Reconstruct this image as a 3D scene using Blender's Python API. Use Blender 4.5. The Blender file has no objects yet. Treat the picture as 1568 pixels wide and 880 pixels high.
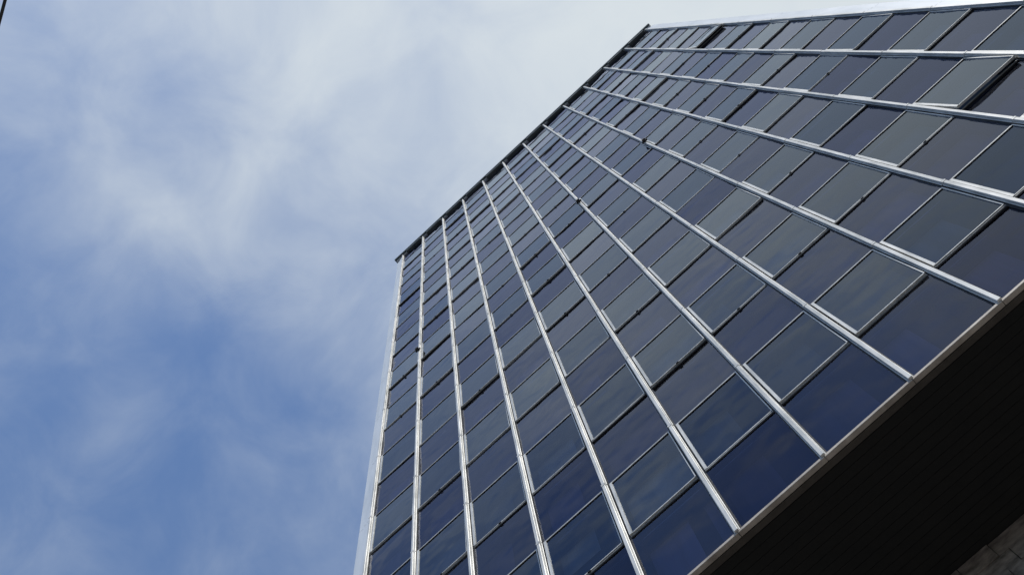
import bpy, math, random
import numpy as np
from mathutils import Matrix, Vector
def rot(v):
    v=np.array(v,float);a=np.linalg.norm(v)
    k=v/a;K=np.array([[0,-k[2],k[1]],[k[2],0,-k[0]],[-k[1],k[0],0]])
    return np.eye(3)+np.sin(a)*K+(1-np.cos(a))*K@K
p=[0.1947,-0.06725,-0.00033,5.87459,4.86568,9.89804,44.44222,7.53087]
NR=23
S=1.25
f=math.exp(p[7]);Rm=rot(p[:3])@np.array([[.73,.68,0],[-.68,.73,0],[0,0,1.]])
Rm=np.linalg.qr(Rm.T)[0].T*np.sign(np.diag(np.linalg.qr(Rm.T)[1]))[:,None]
CX,CD=p[3]*S,p[4]*S
GZ=1.6
ZB,ZT=p[5]*S+GZ,p[6]*S+GZ
NB=12
ROWH=(ZT-ZB)/NR
random.seed(4)
scene=bpy.context.scene
# ---------------- camera
cd=bpy.data.cameras.new("camera");cam=bpy.data.objects.new("camera",cd);scene.collection.objects.link(cam)
cd.sensor_width=36;cd.sensor_fit='HORIZONTAL';cd.lens=f/1568*36;cd.clip_end=5000;cd.clip_start=.05
r_,dn,fw=Rm
cam.matrix_world=Matrix(((r_[0],-dn[0],-fw[0],CX),(r_[1],-dn[1],-fw[1],-CD),(r_[2],-dn[2],-fw[2],GZ),(0,0,0,1)))
scene.camera=cam
# ---------------- material helpers
def newmat(name):
    m=bpy.data.materials.new(name);m.use_nodes=True
    nt=m.node_tree;b=nt.nodes["Principled BSDF"];return m,nt,b
def N_(nt,t,**k):
    n=nt.nodes.new(t)
    for a,v in k.items(): setattr(n,a,v)
    return n
def ramp(nt,src,stops):
    r=nt.nodes.new("ShaderNodeValToRGB");e=r.color_ramp.elements
    e[0].position,e[0].color=stops[0][0],(*stops[0][1],1)
    e[1].position,e[1].color=stops[-1][0],(*stops[-1][1],1)
    for s in stops[1:-1]:
        x=e.new(s[0]);x.color=(*s[1],1)
    nt.links.new(src,r.inputs[0]);return r.outputs[0]
def noise(nt,scale,detail=4,sc=(1,1,1),rough=.5):
    tc=N_(nt,"ShaderNodeTexCoord");mp=N_(nt,"ShaderNodeMapping");mp.inputs["Scale"].default_value=sc
    n=N_(nt,"ShaderNodeTexNoise");n.inputs["Scale"].default_value=scale;n.inputs["Detail"].default_value=detail;n.inputs["Roughness"].default_value=rough
    nt.links.new(tc.outputs["Object"],mp.inputs[0]);nt.links.new(mp.outputs[0],n.inputs["Vector"]);return n.outputs["Fac"]
def simple(name,c0,c1,rough=.5,metal=0,scale=3,sc=(1,1,1),bump=0,lo=.3,hi=.7):
    m,nt,b=newmat(name);n=noise(nt,scale,6,sc,.6)
    nt.links.new(ramp(nt,n,[(lo,c0),(hi,c1)]),b.inputs["Base Color"])
    b.inputs["Roughness"].default_value=rough;b.inputs["Metallic"].default_value=metal
    if bump:
        bp=N_(nt,"ShaderNodeBump");bp.inputs["Strength"].default_value=bump;bp.inputs["Distance"].default_value=.01
        nt.links.new(n,bp.inputs["Height"]);nt.links.new(bp.outputs[0],b.inputs["Normal"])
    return m
m_alu=simple("aluminium",(.34,.35,.34),(.70,.69,.66),.42,.18,2.5,(3,3,.5))
m_sash=simple("sash_aluminium",(.17,.18,.18),(.34,.34,.33),.4,.2,3,(2,2,.6))
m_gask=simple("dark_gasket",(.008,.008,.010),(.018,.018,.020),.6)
m_clad=simple("side_cladding",(.46,.50,.54),(.62,.65,.68),.45,.15,1.5,(2,2,.3))
m_cap=simple("parapet_metal",(.06,.075,.08),(.11,.13,.135),.5,.3)
m_sill=simple("sill_metal",(.22,.19,.16),(.46,.41,.35),.55,.1,4)
m_drip=simple("drip_rail_metal",(.03,.024,.018),(.06,.05,.04),.6,.1,4)
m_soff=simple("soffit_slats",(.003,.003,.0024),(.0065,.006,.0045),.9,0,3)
m_stone=simple("stone_cladding",(.06,.05,.042),(.26,.22,.19),.85,0,5,(1,1,2),.9)
m_ground=simple("asphalt",(.04,.04,.042),(.06,.06,.06),.9,0,8,(1,1,1),.3)
m_pave=simple("paving",(.2,.19,.18),(.3,.29,.28),.85,0,3,(1,1,1),.2)
m_kerb=simple("kerb_stone",(.3,.3,.29),(.4,.4,.38),.8)
m_cable=simple("cable_rubber",(.01,.01,.01),(.02,.02,.02),.6)
m_pole=simple("pole_paint",(.1,.11,.11),(.15,.16,.16),.5,.3)
m_white=simple("white_paint",(.7,.7,.7),(.82,.82,.8),.6)
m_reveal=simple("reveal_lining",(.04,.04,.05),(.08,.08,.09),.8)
# real tinted glazing: transparent + dust film + fresnel reflection
def glassmat(name,tA,tB,ior,dust,gA,gB):
    m=bpy.data.materials.new(name);m.use_nodes=True;nt=m.node_tree
    nt.nodes.remove(nt.nodes["Principled BSDF"]);out=nt.nodes["Material Output"]
    g=N_(nt,"ShaderNodeNewGeometry")
    tr=N_(nt,"ShaderNodeBsdfTransparent")
    nt.links.new(ramp(nt,g.outputs["Random Per Island"],[(0,tA),(1,tB)]),tr.inputs[0])
    df=N_(nt,"ShaderNodeBsdfDiffuse");df.inputs[0].default_value=(.22,.24,.36,1)
    n2=noise(nt,1.3,6,(1,1,.35),.6)
    dfac=ramp(nt,n2,[(.35,(dust*.2,)*3),(.75,(dust*2.4,)*3)])
    m1=N_(nt,"ShaderNodeMixShader");nt.links.new(dfac,m1.inputs[0]);nt.links.new(tr.outputs[0],m1.inputs[1]);nt.links.new(df.outputs[0],m1.inputs[2])
    gl=N_(nt,"ShaderNodeBsdfGlossy")
    wn=N_(nt,"ShaderNodeTexWhiteNoise",noise_dimensions='1D');nt.links.new(g.outputs["Random Per Island"],wn.inputs["W"])
    nt.links.new(ramp(nt,wn.outputs["Value"],[(0,gA),(1,gB)]),gl.inputs[0])
    gl.inputs["Roughness"].default_value=.015
    n3=noise(nt,.9,2)
    bp=N_(nt,"ShaderNodeBump");bp.inputs["Strength"].default_value=1;bp.inputs["Distance"].default_value=.035
    nt.links.new(n3,bp.inputs["Height"]);nt.links.new(bp.outputs[0],gl.inputs["Normal"])
    fr=N_(nt,"ShaderNodeFresnel");fr.inputs[0].default_value=ior
    m2=N_(nt,"ShaderNodeMixShader");nt.links.new(fr.outputs[0],m2.inputs[0]);nt.links.new(m1.outputs[0],m2.inputs[1]);nt.links.new(gl.outputs[0],m2.inputs[2])
    nt.links.new(m2.outputs[0],out.inputs[0])
    return m
m_glA=glassmat("fixed_glass",(.34,.36,.54),(.46,.47,.62),1.42,.006,(.44,.49,.70),(.82,.86,1.0))
m_glB=glassmat("casement_glass",(.34,.41,.54),(.48,.54,.64),1.46,.007,(.46,.55,.72),(.86,.93,1.0))
def blindmat(name,cA,cB):
    m,nt,b=newmat(name);g=N_(nt,"ShaderNodeNewGeometry")
    col=ramp(nt,g.outputs["Random Per Island"],[(0,cA),(1,cB)])
    n=noise(nt,5,3,(1,1,.05),.5)
    mul=N_(nt,"ShaderNodeMix",data_type='RGBA',blend_type='MULTIPLY');mul.inputs[0].default_value=1
    nt.links.new(col,mul.inputs[6]);nt.links.new(ramp(nt,n,[(.3,(.7,.7,.7)),(.7,(1.15,1.15,1.15))]),mul.inputs[7])
    nt.links.new(mul.outputs[2],b.inputs["Base Color"]);b.inputs["Roughness"].default_value=.9
    return m
m_blA=blindmat("office_blinds",(.03,.03,.05),(.24,.24,.32))
m_blB=blindmat("grey_blinds",(.05,.06,.075),(.24,.27,.31))
# ---------------- mesh builder
class MB:
    def __init__(s): s.v=[];s.f=[]
    def hexa(s,c):
        k=len(s.v);s.v+=c
        s.f+=[(k,k+3,k+2,k+1),(k+4,k+5,k+6,k+7),(k,k+1,k+5,k+4),(k+1,k+2,k+6,k+5),(k+2,k+3,k+7,k+6),(k+3,k,k+4,k+7)]
    def box(s,x0,x1,y0,y1,z0,z1):
        s.hexa([(x0,y0,z0),(x1,y0,z0),(x1,y1,z0),(x0,y1,z0),(x0,y0,z1),(x1,y0,z1),(x1,y1,z1),(x0,y1,z1)])
    def quad(s,a,b,c,d):
        k=len(s.v);s.v+=[a,b,c,d];s.f.append((k,k+1,k+2,k+3))
    def tube(s,a,b,r0,r1,n=10):
        a=Vector(a);b=Vector(b);d=(b-a).normalized();u=d.orthogonal().normalized();w=d.cross(u);k=len(s.v)
        for P,r in ((a,r0),(b,r1)):
            for i in range(n):
                t=2*math.pi*i/n;s.v.append(tuple(P+u*math.cos(t)*r+w*math.sin(t)*r))
        for i in range(n):
            j=(i+1)%n;s.f.append((k+i,k+j,k+n+j,k+n+i))
        s.f.append(tuple(k+i for i in reversed(range(n))));s.f.append(tuple(k+n+i for i in range(n)))
    def obj(s,name,mat,parent=None,bevel=0):
        me=bpy.data.meshes.new(name);me.from_pydata(s.v,[],s.f);me.update();me.materials.append(mat)
        o=bpy.data.objects.new(name,me);scene.collection.objects.link(o)
        if parent: o.parent=parent
        if bevel:
            b=o.modifiers.new("bevel",'BEVEL');b.width=bevel;b.segments=1;b.limit_method='ANGLE'
        return o
def empty(n):
    e=bpy.data.objects.new(n,None);scene.collection.objects.link(e);return e
tower=empty("office_tower")
W=NB*S
GY=.036
RD=.34      # blind plane
mu=MB();gk=MB();tr=MB();sash=MB();ga=MB();gb=MB();stay=MB();rv=MB();bA=MB();bB=MB();br=MB();cs=MB()
for i in range(NB+1):
    x=i*S
    z=ZB-.03;r=0
    while z<ZT-.01:
        z1=min(ZB+(r+2)*ROWH,ZT)
        j=random.uniform(-.004,.004)
        mu.box(x-.026+j,x+.026+j,-.05,.10,z+.008,z1-.004)
        mu.box(x-.041+j,x-.0265+j,-.006,.012,z+.012,z1-.012)
        mu.box(x+.0265+j,x+.041+j,-.006,.012,z+.012,z1-.012)
        cs.box(x-.030+j,x+.030+j,-.055,.02,z1-.06,z1-.008)
        z=z1;r+=2
    gk.box(x-.060,x+.060,.030,.16,ZB,ZT)
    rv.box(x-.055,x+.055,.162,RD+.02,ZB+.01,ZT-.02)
for i in (1,6,8):
    zz=ZB+11.55*ROWH;x=i*S
    br.box(x-.05,x+.05,-.16,-.058,zz-.05,zz+.05);br.box(x-.09,x+.09,-.10,-.052,zz-.02,zz+.02)
open_panes={(11,15):3.0,(9,15):1.2,(10,3):2.2,(4,17):1.2,(10,19):1.5}
for r in range(NR):
    z0=ZB+r*ROWH;z1=z0+ROWH
    rv.box(-.04,W+.04,.165,RD+.015,z1-.05,z1+.03) if r<NR-1 else None
    for b in range(NB):
        x0=b*S+.062;x1=(b+1)*S-.062
        cas=(r%2==1)
        if r<NR-1:
            tr.box(x0+.001,x1-.001,.014,.13,z1-.012,z1+.007)
        # interior: curtains of differing width and drop
        B=bB if cas else bA
        zt_=z1-.051;zb_=z0+.031
        drop=1.0 if random.random()<.7 else random.uniform(.4,.9)
        zlo=zt_-(zt_-zb_)*drop
        cut=random.choice((.45,.6,.75,1,1)) 
        xa,xb=x0+.02,x0+(x1-x0-.02)*cut
        B.quad((xa,RD,zlo),(xb,RD,zlo),(xb,RD,zt_),(xa,RD,zt_))
        if cut<1 and random.random()<.5:
            xa2=max(xb+.02,x1-.2);B.quad((xa2,RD+.005,zb_),(x1-.02,RD+.005,zb_),(x1-.02,RD+.005,zt_),(xa2,RD+.005,zt_))
        if not cas:
            gk.box(x0,x1,.024,.13,z0+.0085,z0+.024);gk.box(x0,x1,.024,.13,z1-.030,z1-.0135)
            a=math.radians(random.gauss(0,.4));bb=math.radians(random.gauss(0,.4))
            xa,xb,za,zb=x0-.002,x1+.002,z0+.022,z1-.028
            hx=(xb-xa)/2*math.tan(a);hz=(zb-za)/2*math.tan(bb)
            ga.quad((xa,GY+.0-hx-hz,za),(xb,GY+.0+hx-hz,za),(xb,GY+.0+hx+hz,zb),(xa,GY+.0-hx+hz,zb))
        else:
            ang=open_panes.get((b,r),0)
            ang=math.radians(ang if ang else random.choice((0,.1,.3,.5,.7)))
            yaw=math.radians(random.gauss(0,.5))
            zt=z1-.022;h=zt-(z0+.018);w=x1-x0
            def P(u,v,y):
                yy=.02+y;s_,c_=math.sin(ang),math.cos(ang)
                return (x0+u, yy*c_-v*s_+(u-w/2)*math.tan(yaw)*.3, zt-v*c_-yy*s_)
            def pb(mb,u0,u1,v0,v1,y0,y1):
                mb.hexa([P(u0,v1,y0),P(u1,v1,y0),P(u1,v1,y1),P(u0,v1,y1),P(u0,v0,y0),P(u1,v0,y0),P(u1,v0,y1),P(u0,v0,y1)])
            pb(sash,0.004,.045,.0,h,-.014,.03)
            pb(sash,w-.018,w-.004,.0,h,-.014,.03)
            pb(sash,.0455,w-.0185,.0,.014,-.010,.03)
            pb(sash,.0455,w-.0185,h-.018,h,-.010,.03)
            pb(gk,.0455,w-.0185,.0145,.022,-.002,.03);pb(gk,.0455,w-.0185,h-.026,h-.0185,-.002,.03)
            gb.quad(P(.04,h-.015,.006),P(w-.015,h-.015,.006),P(w-.015,.012,.006),P(.04,.012,.006))
            if random.random()<.4: pb(stay,w*.5-.025,w*.5+.025,h+.0005,h+.012,-.02,.0)
mu.obj("mullions",m_alu,tower,.004);cs.obj("mullion_sleeves",m_alu,tower)
gk.obj("gaskets",m_gask,tower)
tr.obj("transoms",m_sash,tower)
sash.obj("casement_frames",m_alu,tower)
stay.obj("window_stays",m_gask,tower);br.obj("cradle_brackets",m_gask,tower)
rv.obj("window_reveals",m_reveal,tower);bA.obj("blinds_fixed",m_blA,tower);bB.obj("blinds_casement",m_blB,tower)
ga.obj("fixed_glazing",m_glA,tower);gb.obj("casement_glazing",m_glB,tower)
# edge cladding
DEP=16
cl=MB()
for sgn,xe in ((-1,0),(1,W)):
    nseg=int(math.ceil(NR/2))
    for k in range(nseg):
        z0=ZB+k*2*ROWH;z1=min(z0+2*ROWH,ZT-.15)
        if z1<=z0: continue
        for (a,c,ya) in ((.066,.145,.0),(.155,.245,.02),(.255,.40,.05)):
            xs=sorted((xe+sgn*a,xe+sgn*c));cl.box(xs[0],xs[1],ya,.3,z0+.006,z1-.006)
        n=12
        for q in range(n):
            y0=.305+q*(DEP-.6)/n;y1=.305+(q+1)*(DEP-.6)/n
            xs=sorted((xe+sgn*.30,xe+sgn*.40));cl.box(xs[0],xs[1],y0+.01,y1-.01,z0+.008,z1-.008)
cl.obj("edge_cladding",m_clad,tower)
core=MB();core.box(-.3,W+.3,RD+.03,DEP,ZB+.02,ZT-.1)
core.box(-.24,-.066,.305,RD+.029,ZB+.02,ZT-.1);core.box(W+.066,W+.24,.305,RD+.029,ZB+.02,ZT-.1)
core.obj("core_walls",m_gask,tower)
bk=MB()
for r in range(0,NR):
    for b in range(NB):
        bk.box(b*S+.06,(b+1)*S-.06,DEP,DEP+.05,ZB+r*ROWH+.06,ZB+(r+1)*ROWH-.06)
bk.obj("rear_panels",m_clad,tower)
# parapet
cap=MB()
cap.box(-.46,W+.30,-.12,DEP+.2,ZT-.02,ZT+.20)
for b in range(NB):
    cap.box(b*S+.25,(b+1)*S-.10,-.09,.05,ZT-.22,ZT-.022)
cap.obj("parapet_cap",m_cap,tower,.01)
fr=MB();fr.box(-.40,W+.28,-.03,.1,ZT-.12,ZT-.0215);fr.obj("parapet_flashing",m_clad,tower)
# sill
si=MB()
for b in range(-1,NB+1):
    xa=max(b*S,-.4);xb=min((b+1)*S,W+.4)
    si.box(xa+.003,xb-.003,-.022,.045,ZB-.055,ZB-.002)
si.obj("bottom_sill",m_sill,tower,.004)
s2=MB();s2.box(-.4,W+.4,.048,.12,ZB-.075,ZB-.004);s2.obj("bottom_drip_rail",m_drip,tower)
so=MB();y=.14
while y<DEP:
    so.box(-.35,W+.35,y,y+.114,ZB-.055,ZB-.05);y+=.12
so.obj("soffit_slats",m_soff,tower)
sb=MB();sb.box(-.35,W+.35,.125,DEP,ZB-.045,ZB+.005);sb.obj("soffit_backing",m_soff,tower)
# podium
st=MB()
WY=2.02
for c in range(int((ZB-.2)/.3)+1):
    z0=ZB-.07-(c+1)*.3;z1=z0+.292
    if z1<.2: break
    z0=max(z0,.13)
    x=-.3-random.uniform(0,.6)
    while x<W+.3:
        L=random.uniform(.4,.8);xe=min(x+L,W+.3);j=random.uniform(-.03,.03)
        if xe>-.25: st.box(max(x,-.3)+.004,xe-.004,WY+j,WY+.3,z0,z1)
        x+=L
st.obj("podium_stone_wall",m_stone,tower,.02)
pc=MB();pc.box(-.28,W+.28,WY+.05,DEP-.5,.125,ZB-.07);pc.obj("podium_core",m_reveal,tower)
# ---------------- overhead cable with poles
def ray(px,py):
    d=Rm.T@np.array([(px-784)/f,(py-440)/f,1.]);return d
A=ray(8,0);B_=ray(0,30);h=8.0
a=np.array([CX,-CD,GZ])+A*h/A[2];b=np.array([CX,-CD,GZ])+B_*h/B_[2]
u=(a-b)/np.linalg.norm(a-b);e0=a-u*15;e1=a+u*15
wire=empty("overhead_cable")
c=MB();c.tube(e0,e1,.011,.011,8);c.obj("cable",m_cable,wire)
for e in (e0,e1):
    pl=empty("cable_pole");q=MB();q.tube((e[0],e[1],.0),(e[0],e[1],h+GZ+.4),.11,.06,16);q.tube((e[0],e[1],.12),(e[0],e[1],.5),.17,.15,16)
    q.tube((e[0]-.14,e[1],h+GZ-.0),(e[0]+.14,e[1],h+GZ),.03,.03,8);q.obj("shaft",m_pole,pl)
# ---------------- ground
g=MB();g.quad((-1500,-1500,0),(1500,-1500,0),(1500,1500,0),(-1500,1500,0));g.obj("ground",m_ground)
pv=MB();pv.box(-30,W+30,-9,30,.004,.12);pv.obj("pavement",m_pave)
kb=MB();kb.box(-30,W+30,-9.16,-9.003,.004,.13);kb.obj("kerb",m_kerb,None,.015)
lm=MB()
for k in range(-12,20): lm.box(k*5,k*5+2.2,-14.06,-13.94,.004,.008)
lm.obj("road_marking",m_white)
# ---------------- lights / world
sd=Vector((.62,-.55,.95)).normalized()
el=math.asin(sd.z);az=math.atan2(sd.x,sd.y)
sl=bpy.data.lights.new("sun",'SUN');sl.energy=4.0;sl.angle=math.radians(.5);sl.color=(1,.96,.9)
so_=bpy.data.objects.new("sun",sl);scene.collection.objects.link(so_)
so_.rotation_euler=sd.to_track_quat('Z','Y').to_euler()
w=bpy.data.worlds.new("World");scene.world=w;w.use_nodes=True;nt=w.node_tree
bg=nt.nodes["Background"];out=nt.nodes["World Output"]
sky=N_(nt,"ShaderNodeTexSky",sky_type='NISHITA');sky.sun_disc=False;sky.sun_elevation=el;sky.sun_rotation=az
sky.ozone_density=10;sky.air_density=1.35
nt.links.new(sky.outputs[0],bg.inputs[0]);bg.inputs[1].default_value=.15
tc=N_(nt,"ShaderNodeTexCoord")
def wnoise(scale,detail,rough,dist,off):
    mp=N_(nt,"ShaderNodeMapping");mp.inputs["Location"].default_value=off
    nt.links.new(tc.outputs["Generated"],mp.inputs[0])
    n=N_(nt,"ShaderNodeTexNoise");n.inputs["Scale"].default_value=scale;n.inputs["Detail"].default_value=detail;n.inputs["Roughness"].default_value=rough;n.inputs["Distortion"].default_value=dist
    nt.links.new(mp.outputs[0],n.inputs["Vector"]);return n.outputs["Fac"]
def math_(op,a,b=None,clamp=False):
    n=N_(nt,"ShaderNodeMath",operation=op);n.use_clamp=clamp
    for k,v in enumerate((a,b)):
        if v is None: continue
        if isinstance(v,(int,float)): n.inputs[k].default_value=v
        else: nt.links.new(v,n.inputs[k])
    return n.outputs[0]
n1=wnoise(4.2,7,.48,.3,(3.3,1.1,2.4));n2=wnoise(11,8,.56,.5,(4.2,.3,1.1))
dp=N_(nt,"ShaderNodeVectorMath",operation='DOT_PRODUCT');nt.links.new(tc.outputs["Generated"],dp.inputs[0])
dp.inputs[1].default_value=(1.45,-.2,.0)
s=math_('ADD',math_('MULTIPLY',n1,.75),math_('MULTIPLY',n2,.62))
s=math_('ADD',s,dp.outputs["Value"]);s=math_('SUBTRACT',s,.10)
# unseen sky behind the camera: cloud removed so lower panes reflect darker
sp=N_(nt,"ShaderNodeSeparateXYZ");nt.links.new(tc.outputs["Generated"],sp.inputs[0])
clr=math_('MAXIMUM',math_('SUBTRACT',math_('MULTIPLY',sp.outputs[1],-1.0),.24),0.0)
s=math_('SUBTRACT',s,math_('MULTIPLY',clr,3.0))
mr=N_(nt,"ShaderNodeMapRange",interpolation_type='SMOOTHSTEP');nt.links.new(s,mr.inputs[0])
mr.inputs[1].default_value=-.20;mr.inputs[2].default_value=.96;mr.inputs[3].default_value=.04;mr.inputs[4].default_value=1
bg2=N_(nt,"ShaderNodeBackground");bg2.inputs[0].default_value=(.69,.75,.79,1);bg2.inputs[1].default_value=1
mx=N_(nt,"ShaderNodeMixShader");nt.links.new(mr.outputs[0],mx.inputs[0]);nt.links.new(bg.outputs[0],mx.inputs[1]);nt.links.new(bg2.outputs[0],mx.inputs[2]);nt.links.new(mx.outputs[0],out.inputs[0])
scene.view_settings.view_transform='Standard';scene.view_settings.look='None';scene.view_settings.exposure=0
